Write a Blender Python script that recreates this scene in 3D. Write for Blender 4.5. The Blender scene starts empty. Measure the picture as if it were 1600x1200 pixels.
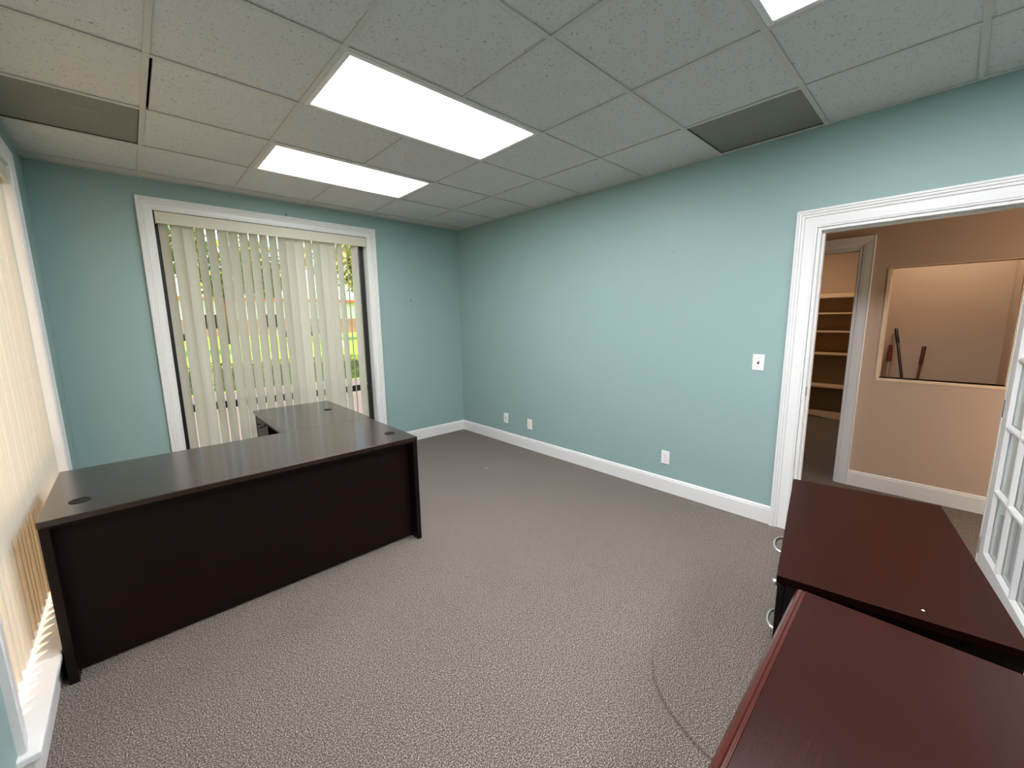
import bpy, bmesh, math, random
from mathutils import Vector, Matrix
random.seed(7)
SC = bpy.context.scene
COL = SC.collection
XL, XR, YF, YB, ZC = -1.207, 2.427, 2.599, -3.60, 2.620
FT = .3048

# ------------------------------------------------------------------ helpers
def new_bm(): return bmesh.new()

def add_box(bm, x0, x1, y0, y1, z0, z1, mi=0, M=None):
    vs = []
    for z in (z0, z1):
        for (x, y) in ((x0, y0), (x1, y0), (x1, y1), (x0, y1)):
            p = Vector((x, y, z))
            vs.append(bm.verts.new(M @ p if M else p))
    for f in ((0,3,2,1),(4,5,6,7),(0,1,5,4),(1,2,6,5),(2,3,7,6),(3,0,4,7)):
        fc = bm.faces.new([vs[i] for i in f]); fc.material_index = mi
    return vs

def add_cyl(bm, p0, p1, r0, r1=None, n=20, mi=0, caps=True, smooth=True):
    p0, p1 = Vector(p0), Vector(p1)
    r1 = r0 if r1 is None else r1
    d = (p1-p0).normalized()
    a = d.orthogonal().normalized(); b = d.cross(a)
    A, B = [], []
    for i in range(n):
        t = 2*math.pi*i/n
        v = a*math.cos(t)+b*math.sin(t)
        A.append(bm.verts.new(p0+v*r0)); B.append(bm.verts.new(p1+v*r1))
    for i in range(n):
        f = bm.faces.new([A[i], A[(i+1)%n], B[(i+1)%n], B[i]]); f.smooth = smooth; f.material_index = mi
    if caps:
        f = bm.faces.new(A[::-1]); f.material_index = mi
        f = bm.faces.new(B); f.material_index = mi

def add_ring(bm, c, r_in, r_out, z0, z1, n=32, mi=0):
    c = Vector(c)
    L = []
    for (r, z) in ((r_in, z0), (r_in, z1), (r_in+.002, z1+.0012), (r_out-.002, z1+.0012), (r_out, z1), (r_out, z0)):
        L.append([bm.verts.new(c+Vector((r*math.cos(2*math.pi*i/n), r*math.sin(2*math.pi*i/n), z))) for i in range(n)])
    for k in range(len(L)):
        P, Q = L[k], L[(k+1) % len(L)]
        for i in range(n):
            f = bm.faces.new([P[i], Q[i], Q[(i+1)%n], P[(i+1)%n]]); f.smooth = True; f.material_index = mi

def add_tube(bm, pts, r, n=10, mi=0):
    pts = [Vector(p) for p in pts]
    rings = []
    up = None
    for i, p in enumerate(pts):
        d = (pts[min(i+1, len(pts)-1)]-pts[max(i-1, 0)]).normalized()
        if up is None: up = d.orthogonal().normalized()
        up = (up-d*up.dot(d)).normalized()
        s = d.cross(up)
        rings.append([bm.verts.new(p+(up*math.cos(2*math.pi*k/n)+s*math.sin(2*math.pi*k/n))*r) for k in range(n)])
    for a, b in zip(rings, rings[1:]):
        for k in range(n):
            f = bm.faces.new([a[k], a[(k+1)%n], b[(k+1)%n], b[k]]); f.smooth = True; f.material_index = mi
    bm.faces.new(rings[0][::-1]).material_index = mi
    bm.faces.new(rings[-1]).material_index = mi

def obj(name, bm, mats, parent=None, bevel=0, seg=2, loc=None):
    bmesh.ops.recalc_face_normals(bm, faces=bm.faces[:])
    me = bpy.data.meshes.new(name); bm.to_mesh(me); bm.free()
    if not isinstance(mats, (list, tuple)): mats = [mats]
    for m in mats: me.materials.append(m)
    o = bpy.data.objects.new(name, me); COL.objects.link(o)
    if loc is not None: o.location = loc
    if parent: o.parent = parent
    if bevel:
        md = o.modifiers.new('bevel', 'BEVEL'); md.width = bevel; md.segments = seg
        md.limit_method = 'ANGLE'; md.angle_limit = math.radians(40)
    return o

def tag(o, label, cat, group=None):
    o['label'] = label; o['category'] = cat
    if group: o['group'] = group
    return o

def struct(o, label=None):
    o['kind'] = 'structure'
    if label: o['label'] = label
    return o

def thing(name, label, cat, loc=(0,0,0), rotz=0, group=None):
    o = bpy.data.objects.new(name, None); COL.objects.link(o)
    o.empty_display_size = .1
    o.location = loc; o.rotation_euler = (0,0,rotz)
    return tag(o, label, cat, group)

def box_obj(name, b, mat, parent=None, bevel=0):
    bm = new_bm(); add_box(bm, *b); return obj(name, bm, mat, parent, bevel)

# ------------------------------------------------------------------ materials
def srgb(r, g, b):
    f = lambda c: (c/255/12.92) if c/255 <= .04045 else ((c/255+.055)/1.055)**2.4
    return (f(r), f(g), f(b), 1)

class NT:
    def __init__(s, name):
        s.m = bpy.data.materials.new(name); s.m.use_nodes = True
        s.t = s.m.node_tree; s.t.nodes.clear()
        s.out = s.t.nodes.new('ShaderNodeOutputMaterial')
    def n(s, typ, **kw):
        nd = s.t.nodes.new(typ)
        for k, v in kw.items():
            if k in nd.inputs.keys() if isinstance(k, str) else False: pass
            setattr(nd, k, v)
        return nd
    def l(s, a, b): s.t.links.new(a, b)
    def coord(s, scale=(1,1,1), kind='Object'):
        tc = s.n('ShaderNodeTexCoord'); mp = s.n('ShaderNodeMapping')
        mp.inputs['Scale'].default_value = scale
        s.l(tc.outputs[kind], mp.inputs[0]); return mp.outputs[0]
    def noise(s, vec, scale, detail=3, rough=.5, dist=0):
        n = s.n('ShaderNodeTexNoise'); n.inputs['Scale'].default_value = scale
        n.inputs['Detail'].default_value = detail; n.inputs['Roughness'].default_value = rough
        n.inputs['Distortion'].default_value = dist
        s.l(vec, n.inputs['Vector']); return n.outputs['Fac']
    def ramp(s, fac, stops):
        r = s.n('ShaderNodeValToRGB'); e = r.color_ramp.elements
        while len(e) < len(stops): e.new(.5)
        for i, (p, c) in enumerate(stops): e[i].position = p; e[i].color = c
        s.l(fac, r.inputs[0]); return r.outputs[0]
    def bump(s, h, strength, dist=.001):
        b = s.n('ShaderNodeBump'); b.inputs['Strength'].default_value = strength
        b.inputs['Distance'].default_value = dist
        s.l(h, b.inputs['Height']); return b.outputs[0]
    def math(s, op, a, b=None, c=None):
        m = s.n('ShaderNodeMath'); m.operation = op
        for i, v in enumerate((a, b, c)):
            if v is None: continue
            if isinstance(v, (int, float)): m.inputs[i].default_value = v
            else: s.l(v, m.inputs[i])
        return m.outputs[0]
    def mix(s, fac, a, b):
        m = s.n('ShaderNodeMix'); m.data_type = 'RGBA'
        for k, v in ((0, fac), (6, a), (7, b)):
            if isinstance(v, (int, float, tuple)): m.inputs[k].default_value = v
            else: s.l(v, m.inputs[k])
        return m.outputs[2]
    def pbr(s, col, rough=.5, spec=.5, normal=None, metallic=0, coat=0, tint=None):
        p = s.n('ShaderNodeBsdfPrincipled')
        if isinstance(col, tuple): p.inputs['Base Color'].default_value = col
        else: s.l(col, p.inputs['Base Color'])
        if isinstance(rough, (int, float)): p.inputs['Roughness'].default_value = rough
        else: s.l(rough, p.inputs['Roughness'])
        p.inputs['Specular IOR Level'].default_value = spec
        p.inputs['Metallic'].default_value = metallic
        p.inputs['Coat Weight'].default_value = coat
        p.inputs['Coat Roughness'].default_value = .12
        if tint: p.inputs['Specular Tint'].default_value = tint
        if normal: s.l(normal, p.inputs['Normal'])
        s.l(p.outputs[0], s.out.inputs[0]); return s.m

def paint(name, col, rough=.5, bump=.12, sc=260, spec=.35, var=.05):
    t = NT(name); v = t.coord()
    h = t.noise(v, sc, 2)
    c2 = tuple(min(1, c*(1-var)) for c in col[:3])+(1,)
    cc = t.mix(t.noise(v, 3, 3), c2, col)
    return t.pbr(cc, rough, spec, t.bump(h, bump, .001))

def wood(name, dark, light, axis='x', rough=.3, coat=0, spec=.5, gs=9, tint=(1, .9, .82, 1)):
    t = NT(name)
    sc = (.45, 9, 9) if axis == 'x' else ((9, .45, 9) if axis == 'y' else (9, 9, .45))
    v = t.coord(sc)
    g = t.noise(v, gs, 6, .62, .6)
    fine = t.noise(v, gs*9, 3, .6)
    f = t.math('MULTIPLY_ADD', fine, .3, t.math('MULTIPLY', g, .8))
    c = t.ramp(f, [(.3, dark), (.72, light)])
    return t.pbr(c, rough, spec, t.bump(fine, .008, .0003), coat=coat, tint=tint)

M = {}
M['wall'] = paint('teal_wall_paint', srgb(142, 168, 164), .48)
M['trim'] = paint('white_trim_paint', srgb(222, 222, 218), .34, .03, 80, .5, .02)
M['hall'] = paint('tan_wall_paint', srgb(188, 165, 142), .6)
M['bar'] = paint('grid_bar_enamel', srgb(200, 198, 192), .45, .02, 60, .4, .03)
M['plastic'] = paint('white_plastic', srgb(232, 230, 224), .3, 0, 20, .5, .01)
M['black'] = paint('dark_bronze_metal', srgb(26, 24, 22), .4, .02, 80, .5, .1)
M['dark'] = paint('matte_black', srgb(12, 11, 11), .7, .02, 80, .3, .1)
M['chrome'] = NT('brushed_nickel').pbr(srgb(236, 233, 226), .34, .5, metallic=1)
M['steel'] = NT('dull_steel').pbr(srgb(120, 120, 118), .35, .5, metallic=1)
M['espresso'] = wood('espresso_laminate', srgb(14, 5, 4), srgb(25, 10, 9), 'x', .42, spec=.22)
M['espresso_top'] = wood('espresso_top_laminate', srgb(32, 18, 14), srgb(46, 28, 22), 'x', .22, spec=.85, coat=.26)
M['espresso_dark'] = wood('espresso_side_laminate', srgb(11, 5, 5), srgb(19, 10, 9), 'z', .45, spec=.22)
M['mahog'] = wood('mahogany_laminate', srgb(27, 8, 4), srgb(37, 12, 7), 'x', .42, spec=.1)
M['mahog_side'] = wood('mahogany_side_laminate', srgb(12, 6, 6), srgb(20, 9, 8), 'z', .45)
M['cherry'] = wood('glossy_mahogany_veneer', srgb(33, 11, 8), srgb(41, 15, 12), 'x', .27, coat=.04, spec=.22, gs=5)
M['cherry_edge'] = wood('mahogany_edge_moulding', srgb(54, 20, 17), srgb(74, 30, 25), 'x', .22, coat=.4)
M['shelf'] = paint('cream_shelf_paint', srgb(222, 198, 165), .5, .02, 60, .4, .03)
M['shelf_back'] = paint('shaded_shelf_back', srgb(150, 128, 98), .6, .05, 60, .3, .05)  # darker tone puts the shade between the shelves into the colour
M['concrete'] = paint('pale_concrete', srgb(122, 122, 124), .8, .3, 30, .2, .15)

def carpet():
    t = NT('taupe_loop_carpet'); v = t.coord()
    n1 = t.noise(v, 215, 3, .7); n2 = t.noise(v, 520, 2, .6); n3 = t.noise(v, 2.2, 3, .55)
    f = t.math('ADD', t.math('MULTIPLY', n1, .6), t.math('MULTIPLY', n2, .4))
    c = t.ramp(f, [(.40, srgb(26, 22, 18)), (.46, srgb(80, 72, 65)), (.53, srgb(114, 105, 97)), (.60, srgb(206, 196, 185))])
    c = t.mix(t.math('MULTIPLY', t.ramp(n3, [(.35, (0,0,0,1)), (.7, (1,1,1,1))]), .12), c, srgb(98, 86, 76))
    # arc-shaped dark mark in the pile colour
    sx = t.n('ShaderNodeSeparateXYZ'); tc = t.n('ShaderNodeTexCoord'); t.l(tc.outputs['Object'], sx.inputs[0])
    dx = t.math('SUBTRACT', sx.outputs[0], .905); dy = t.math('SUBTRACT', sx.outputs[1], -1.50)
    r = t.math('SQRT', t.math('ADD', t.math('MULTIPLY', dx, dx), t.math('MULTIPLY', dy, dy)))
    wob = t.math('MULTIPLY', t.math('SUBTRACT', t.noise(v, 14, 2), .5), .02)
    e = t.math('ABSOLUTE', t.math('SUBTRACT', t.math('ADD', r, wob), .426))
    ring = t.math('SUBTRACT', 1, t.math('MINIMUM', t.math('DIVIDE', e, .011), 1))
    ang = t.math('ARCTAN2', dy, dx)
    m2 = t.math('LESS_THAN', ang, 3.1)
    fade = t.math('MINIMUM', t.math('MAXIMUM', t.math('SUBTRACT', ang, 1.55), 0), 1)
    mask = t.math('MULTIPLY', t.math('MULTIPLY', ring, .62), t.math('MULTIPLY', fade, m2))
    c = t.mix(mask, c, srgb(58, 50, 45))
    return t.pbr(c, .95, .1, t.bump(f, .9, .004))
M['carpet'] = carpet()

def tile_mat():
    t = NT('mineral_fibre_ceiling_tile'); v = t.coord()
    n1 = t.noise(v, 95, 3, .65, .8)
    pits = t.ramp(n1, [(.30, (0,0,0,1)), (.40, (1,1,1,1))])
    n2 = t.noise(v, 300, 2)
    c = t.mix(pits, srgb(130, 126, 118), t.mix(t.noise(v, 1.6, 2), srgb(205, 206, 203), srgb(213, 214, 212)))
    h = t.math('ADD', t.math('MULTIPLY', n1, .8), t.math('MULTIPLY', n2, .25))
    return t.pbr(c, .9, .1, t.bump(h, .55, .004))
M['tile'] = tile_mat()

def vane_mat():
    t = NT('cream_vinyl_vane'); v = t.coord()
    c = t.mix(t.noise(v, 30, 2), srgb(203, 200, 184), srgb(211, 208, 192))
    d = t.n('ShaderNodeBsdfDiffuse'); t.l(c, d.inputs[0])
    tr = t.n('ShaderNodeBsdfTranslucent'); tr.inputs[0].default_value = srgb(238, 224, 194)
    g = t.n('ShaderNodeBsdfGlossy'); g.inputs['Roughness'].default_value = .45
    m = t.n('ShaderNodeMixShader'); m.inputs[0].default_value = .10
    t.l(d.outputs[0], m.inputs[1]); t.l(tr.outputs[0], m.inputs[2])
    m2 = t.n('ShaderNodeMixShader'); m2.inputs[0].default_value = .05
    t.l(m.outputs[0], m2.inputs[1]); t.l(g.outputs[0], m2.inputs[2])
    t.l(m2.outputs[0], t.out.inputs[0]); return t.m
M['vane'] = vane_mat()
M['valance'] = paint('cream_valance_vinyl', srgb(206, 201, 180), .45, .01, 40, .4, .02)

def glass_mat():
    t = NT('clear_glass')
    tr = t.n('ShaderNodeBsdfTransparent'); tr.inputs[0].default_value = (.93, .95, .94, 1)
    g = t.n('ShaderNodeBsdfGlossy'); g.inputs['Roughness'].default_value = .01
    # thin pane: the same reflectance from either side (Schlick)
    ge = t.n('ShaderNodeNewGeometry'); dp = t.n('ShaderNodeVectorMath'); dp.operation = 'DOT_PRODUCT'
    t.l(ge.outputs['Incoming'], dp.inputs[0]); t.l(ge.outputs['Normal'], dp.inputs[1])
    c1 = t.math('SUBTRACT', 1, t.math('ABSOLUTE', dp.outputs['Value']))
    fr = t.math('MULTIPLY_ADD', t.math('POWER', c1, 5), .96, .04)
    m = t.n('ShaderNodeMixShader'); t.l(fr, m.inputs[0])
    t.l(tr.outputs[0], m.inputs[1]); t.l(g.outputs[0], m.inputs[2])
    t.l(m.outputs[0], t.out.inputs[0]); return t.m
M['glass'] = glass_mat()

def diffuser(name, k, col, speck=True):
    t = NT(name); v = t.coord()
    e = t.n('ShaderNodeEmission')
    sp = t.ramp(t.noise(v, 46, 2, .5), [(.24, (.35,.34,.32,1)), (.29, (1,1,1,1))])
    c = t.mix(1.0, sp, col) if False else sp
    mm = t.n('ShaderNodeMix'); mm.data_type = 'RGBA'; mm.blend_type = 'MULTIPLY'; mm.inputs[0].default_value = 1
    t.l(sp, mm.inputs[6]); mm.inputs[7].default_value = col
    t.l(mm.outputs[2], e.inputs[0])
    # two tubes behind the lens: the panel glows strongest along them
    sx = t.n('ShaderNodeSeparateXYZ'); tc = t.n('ShaderNodeTexCoord'); t.l(tc.outputs['Object'], sx.inputs[0])
    w = t.math('COSINE', t.math('MULTIPLY', t.math('SUBTRACT', sx.outputs[1], 0), 2*math.pi/.27))
    s = t.math('MULTIPLY_ADD', w, -.13*k, k)
    t.l(s, e.inputs[1])
    t.l(e.outputs[0], t.out.inputs[0]); return t.m
LK = 13.6
M['lit'] = diffuser('lit_acrylic_lens', LK, (1, .975, 1.04, 1))
M['lit2'] = diffuser('lit_acrylic_lens_cool', LK*.32, (.96, .99, 1.02, 1))

def vent_mat():
    t = NT('perforated_return_grille')
    v = t.coord((1,1,1))
    vo = t.n('ShaderNodeTexVoronoi'); vo.inputs['Scale'].default_value = 700; t.l(v, vo.inputs['Vector'])
    c = t.ramp(vo.outputs['Distance'], [(.3, srgb(84,84,78)), (.5, srgb(142,142,132))])
    return t.pbr(c, .55, .3)
M['vent'] = vent_mat()
M['vent2'] = paint('perforated_core_enamel', srgb(132, 131, 121), .5, .05, 300, .3, .03)

def foliage(name, a, b, sc=4):
    t = NT(name); v = t.coord()
    c = t.ramp(t.noise(v, sc, 4, .7), [(.35, a), (.65, b)])
    return t.pbr(c, .7, .2)
M['leaf'] = foliage('green_leaves', srgb(86, 104, 44), srgb(160, 172, 84))
M['leaf2'] = foliage('pale_leaves', srgb(120, 130, 70), srgb(205, 205, 130))
M['hedge'] = foliage('hedge_leaves', srgb(50, 66, 34), srgb(118, 132, 76), 12)
M['grass'] = foliage('lawn_grass', srgb(118, 170, 60), srgb(142, 192, 80), 3)
M['bark'] = paint('grey_bark', srgb(96, 82, 68), .9, .5, 12, .2, .3)
M['brickish'] = paint('salmon_stucco', srgb(196, 150, 132), .8, .2, 12, .2, .15)
M['stucco'] = paint('white_stucco', srgb(228, 226, 220), .8, .2, 12, .2, .05)
M['roof'] = paint('orange_roof_edge', srgb(206, 120, 72), .7, .2, 12, .2, .1)
M['car'] = NT('blue_grey_car_paint').pbr(srgb(128, 138, 164), .25, .5, coat=.6)
M['flower'] = paint('white_petals', srgb(240, 240, 236), .7, .1, 30, .2, .02)
M['red'] = NT('red_grip_plastic').pbr(srgb(116, 28, 24), .35, .5)
M['clear_shaft'] = paint('pale_metal_shaft', srgb(168, 142, 116), .35, 0, 20, .5, .02)
M['darkred'] = paint('dark_red_handle', srgb(74, 22, 18), .4, .02, 20, .5, .1)
M['grey_sky'] = None

# ------------------------------------------------------------------ setting: floor, walls
bm = new_bm(); add_box(bm, XL-.2, 7.0, YB-.2, YF+.2, -.12, 0)
struct(obj('floor', bm, M['carpet']))

# window opening of the far wall
WX0, WX1, WZ0, WZ1 = -.560, 1.203, .15, 2.390
TH = .20
bm = new_bm()
add_box(bm, XL-TH, WX0, YF, YF+TH, 0, 2.95)
add_box(bm, WX1, XR+.14, YF, YF+TH, 0, 2.95)
add_box(bm, WX0, WX1, YF, YF+TH, 0, WZ0-.03)
add_box(bm, WX0, WX1, YF, YF+TH, WZ1, 2.95)
wall_far = struct(obj('wall_far', bm, M['wall']))
# window opening of the left wall
LY0, LY1, LZ0, LZ1 = .085, 1.955, .15, 2.400
bm = new_bm()
add_box(bm, XL-TH, XL, YB-TH, LY0, 0, 2.95)
add_box(bm, XL-TH, XL, LY1, YF, 0, 2.95)
add_box(bm, XL-TH, XL, LY0, LY1, 0, LZ0-.03)
add_box(bm, XL-TH, XL, LY0, LY1, LZ1, 2.95)
struct(obj('wall_left', bm, M['wall']))
# right wall with the doorway
DY0, DY1, DZ = -2.115, -1.225, 2.025      # doorway: hinge side, latch side, head
WT = .125
bm = new_bm()
add_box(bm, XR, XR+WT/2, DY1, YF, 0, 2.95)
add_box(bm, XR, XR+WT/2, YB-.1, DY0, 0, 2.95)
add_box(bm, XR, XR+WT/2, DY0, DY1, DZ, 2.95)
wall_right = struct(obj('wall_right', bm, M['wall']))
bm = new_bm()
add_box(bm, XR+WT/2, XR+WT, DY1, YF, 0, 2.95)
add_box(bm, XR+WT/2, XR+WT, YB-.1, DY0, 0, 2.95)
add_box(bm, XR+WT/2, XR+WT, DY0, DY1, DZ, 2.95)
struct(obj('wall_hallway_near', bm, M['hall']))
bm = new_bm(); add_box(bm, XL-TH, XR+WT, YB-TH, YB, 0, 2.95)
struct(obj('wall_back', bm, M['wall']))

# hallway beyond the doorway
HX = 3.713
CY0, CY1, CZ = -1.285, -.50, 2.03         # closet opening
NY0, NY1, NZ0, NZ1 = -2.168, -1.474, .965, 1.850   # pass-through opening
HT = .115
bm = new_bm()
add_box(bm, HX, HX+HT, CY1, 1.2, 0, 2.95)
add_box(bm, HX, HX+HT, NY1, CY0, 0, 2.95)
add_box(bm, HX, HX+HT, CY0, CY1, CZ, 2.95)
add_box(bm, HX, HX+HT, NY0, NY1, 0, NZ0)
add_box(bm, HX, HX+HT, NY0, NY1, NZ1, 2.95)
add_box(bm, HX, HX+HT, YB, NY0, 0, 2.95)
struct(obj('wall_hallway_far', bm, M['hall']))
bm = new_bm()
add_box(bm, XR+WT, 7.0, 1.2, 1.3, 0, 2.95)          # hallway end
add_box(bm, XR+WT, 7.0, YB-.1, YB, 0, 2.95)
add_box(bm, HX+HT, 4.66, -1.40, -1.30, 0, 2.95)       # between closet and nook
add_box(bm, 4.563, 4.66, -2.27, -1.40, 0, 2.95)      # nook back wall
add_box(bm, HX+HT, 4.66, -2.27, -2.168, 0, 2.95)    # nook side wall
add_box(bm, 4.66, 6.9, -1.40, -1.30, 0, 2.95)
add_box(bm, 6.78, 6.9, -1.30, 1.2, 0, 2.95)          # closet back
struct(obj('wall_hallway_rooms', bm, M['hall']))
bm = new_bm(); add_box(bm, XR+WT, 7.0, YB, 1.3, ZC, ZC+.1)
struct(obj('ceiling_hallway', bm, M['hall']))

# ------------------------------------------------------------------ suspended ceiling
gx = [XL] + [FT*k for k in range(-2, 8, 2)] + [XR]
gy = [YB] + [FT*k for k in range(-10, 10, 2)] + [YF]
fixtures = {}      # cell -> what fills it
LIGHTS = [(0, 0, 'lit'), (0, 4, 'lit2'), (0, -6, 'lit'), (0, -10, 'lit')]  # last panel is added out of view behind the camera for more room light
def cell_skip(x0, y0):
    for (lx, ly, m) in LIGHTS:
        if abs(y0-ly*FT) < .01 and lx*FT-.01 <= x0 < (lx+4)*FT-.01: return True
    if abs(y0-4*FT) < .01 and abs(x0-XL) < .01: return True
    if abs(y0+4*FT) < .01 and abs(x0-6*FT) < .01: return True
    return False
bm = new_bm()
for i in range(len(gx)-1):
    for j in range(len(gy)-1):
        x0, x1, y0, y1 = gx[i], gx[i+1], gy[j], gy[j+1]
        if cell_skip(x0, y0): continue
        a = x0
        # the tile left of the window light lies a finger's width off its bar
        if abs(x0+2*FT) < .01 and abs(y0-2*FT) < .01: a = x0+.024
        add_box(bm, a+.001, x1-.001, y0+.001, y1-.001, ZC+.006, ZC+.022)
ceil = struct(obj('ceiling', bm, M['tile']))
bm = new_bm(); add_box(bm, XL-TH, XR+WT, YB-TH, YF+TH, 2.95, 3.05)
struct(obj('ceiling_deck', bm, M['dark']))
bm = new_bm()
w = .012
for x in gx[1:-1]:
    # bars stop at each fixture that spans them
    segs = [(YB, YF)]
    for (lx, ly, m) in LIGHTS:
        if abs(x-(lx+2)*FT) < .01:
            ns = []
            for (a, b) in segs:
                if a < ly*FT < b: ns += [(a, ly*FT), ((ly+2)*FT, b)]
                else: ns.append((a, b))
            segs = ns
    for a, b in segs: add_box(bm, x-w, x+w, a, b, ZC, ZC+.004); add_box(bm, x-.002, x+.002, a, b, ZC+.004, ZC+.04)
for y in gy[1:-1]: add_box(bm, XL, XR, y-w, y+w, ZC-.0006, ZC+.0036)
# wall angle all round
add_box(bm, XL, XR, YF-.02, YF, ZC-.001, ZC+.004); add_box(bm, XL, XR, YB, YB+.02, ZC-.001, ZC+.004)
add_box(bm, XL, XL+.02, YB, YF, ZC-.001, ZC+.004); add_box(bm, XR-.02, XR, YB, YF, ZC-.001, ZC+.004)
struct(obj('trim_1', bm, M['bar']), 'painted metal ceiling grid')

# ceiling lights
LL = {0: 'large lit fluorescent panel nearest the middle of the ceiling',
      4: 'lit fluorescent panel in the ceiling nearest the window',
      -6: 'lit fluorescent panel cut off by the top edge of the photo',
      -10: 'added lit panel out of view at the back of the room'}
for (lx, ly, m) in LIGHTS:
    cx, cy = (lx+2)*FT, (ly+1)*FT
    t = thing('ceiling_light', LL[ly], 'ceiling light', (cx, cy, ZC), 0, 'fluorescent panels in the ceiling')
    hx, hy = 2*FT, FT
    bm = new_bm()
    i, o_ = .040, .013
    for (a, b, c, d) in ((-hx+o_, hx-o_, -hy+o_, -hy+i), (-hx+o_, hx-o_, hy-i, hy-o_), (-hx+o_, -hx+i, -hy+i, hy-i), (hx-i, hx-o_, -hy+i, hy-i)):
        add_box(bm, a, b, c, d, -.001, .012)
    obj('frame', bm, M['trim'], t, .002)
    bm = new_bm(); add_box(bm, -hx+i-.004, hx-i+.004, -hy+i-.004, hy-i+.004, .004, .010)
    obj('lens', bm, M[m], t)
    bm = new_bm()
    add_box(bm, -hx+.01, hx-.01, -hy+.01, hy-.01, .10, .11)
    for s in (-1, 1):
        add_box(bm, -hx+.01, hx-.01, s*(hy-.011)-.001, s*(hy-.011)+.001, .012, .10)
        add_box(bm, s*(hx-.011)-.001, s*(hx-.011)+.001, -hy+.01, hy-.01, .012, .10)
    obj('housing', bm, M['trim'], t)

# return-air vents
for (x0, x1, y0, y1, lab) in ((XL+.02, -2*FT-.012, 4*FT+.012, 6*FT-.012, 'dark perforated return-air panel in the ceiling by the left window'),
                              (6*FT+.012, XR-.02, -4*FT+.012, -2*FT-.012, 'dark perforated return-air panel above the white doorway')):
    cx, cy = (x0+x1)/2, (y0+y1)/2
    t = thing('ceiling_vent', lab, 'vent', (cx, cy, ZC), 0, 'return-air panels in the ceiling')
    hx, hy = (x1-x0)/2, (y1-y0)/2
    bm = new_bm(); add_box(bm, -hx, hx, -hy, hy, .008, .011); obj('grille', bm, M['vent'], t)
    bm = new_bm(); add_box(bm, -.125, .125, -.125, .125, .0072, .0079, M=Matrix.Rotation(.0, 4, 'Z')); obj('core', bm, M['vent2'], t, .0005)
    bm = new_bm()
    q = .004
    add_box(bm, -hx, hx, -hy, -hy+q, .004, .012); add_box(bm, -hx, hx, hy-q, hy, .004, .012)
    add_box(bm, -hx, -hx+q, -hy+q, hy-q, .004, .012); add_box(bm, hx-q, hx, -hy+q, hy-q, .004, .012)
    obj('frame', bm, M['black'], t)
    bm = new_bm(); add_box(bm, -hx, hx, -hy, hy, .03, .034); obj('plenum_liner', bm, M['dark'], t)

# ------------------------------------------------------------------ casings (mitred, stepped profile)
def casing(name, a, b, z0, top, W, place, mat, thick=.019, label=None, steps=3):
    """a,b outer edges along the wall, top outer height; place(u, z, d) -> point, d = distance out of the wall"""
    if steps == 3:
        prof = [(0, 0), (0, thick+.007), (.004, thick+.010), (.012, thick+.010), (.016, thick+.004), (.026, thick+.006), (.030, thick-.002),
                (.042, thick+.001), (.047, thick-.006), (W-.012, thick-.007), (W-.008, thick-.010), (W, thick-.011), (W, 0)]
    else:
        prof = [(0, 0), (0, thick), (.004, thick+.003), (.015, thick), (.05, thick-.003), (W-.02, thick-.006), (W-.015, thick-.011), (W, thick-.011), (W, 0)]
    bm = new_bm(); rows = []
    for (u, d) in prof:
        rows.append([bm.verts.new(place(*p)) for p in ((a+u, z0, d), (a+u, top-u, d), (b-u, top-u, d), (b-u, z0, d))])
    for r, s in zip(rows, rows[1:]):
        for k in range(3): bm.faces.new([r[k], r[k+1], s[k+1], s[k]])
    bm.faces.new([r[0] for r in rows]); bm.faces.new([r[3] for r in rows][::-1])
    o = obj(name, bm, mat); return struct(o, label)

casing('trim_2', -.655, 1.298, .15, 2.482, .095, lambda u, z, d: (u, YF-d, z), M['trim'], label='white casing round the far window')
casing('trim_3', -.010, 2.050, .155, 2.495, .095, lambda u, z, d: (XL+d, u, z), M['trim'], label='white casing round the left window', steps=1)
casing('trim_4', DY0-.110, DY1+.113, 0, 2.135, .110, lambda u, z, d: (XR-d, u, z), M['trim'], .022, label='white moulded casing round the doorway')
casing('trim_5', CY0-.085, CY1+.085, 0, 2.122, .092, lambda u, z, d: (HX-d, u, z), M['trim'], label='white casing of the closet doorway in the hall', steps=1)

# window stools + aprons
bm = new_bm(); add_box(bm, -.675, 1.318, YF-.045, YF+.12, .122, .15)
struct(obj('trim_6', bm, M['trim'], bevel=.004), 'white stool of the far window')
bm = new_bm(); add_box(bm, XL-.12, XL+.052, -.035, 2.075, .124, .152)
struct(obj('trim_7', bm, M['trim'], bevel=.006), 'white stool of the left window')
bm = new_bm(); add_box(bm, XL, XL+.032, -.015, 2.055, 0, .124)
struct(obj('trim_8', bm, M['trim'], bevel=.003), 'white apron below the left window')

# jambs / reveals
bm = new_bm()
j = .014
add_box(bm, WX0-j, WX0+.003, YF-.001, YF+TH-.05, WZ0, WZ1+j); add_box(bm, WX1-.003, WX1+j, YF-.001, YF+TH-.05, WZ0, WZ1+j)
add_box(bm, WX0, WX1, YF-.001, YF+TH-.05, WZ1-.003, WZ1+j)
struct(obj('trim_9', bm, M['trim']), 'white reveal of the far window')
bm = new_bm()
add_box(bm, XL-TH+.05, XL+.001, LY0-j, LY0+.003, LZ0, LZ1+j); add_box(bm, XL-TH+.05, XL+.001, LY1-.003, LY1+j, LZ0, LZ1+j)
add_box(bm, XL-TH+.05, XL+.001, LY0, LY1, LZ1-.003, LZ1+j)
struct(obj('trim_10', bm, M['trim']), 'white reveal of the left window')
bm = new_bm()
for (y0, y1) in ((DY1-.018, DY1), (DY0, DY0+.018)):
    add_box(bm, XR-.002, XR+WT+.002, y0, y1, 0, DZ)
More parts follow.
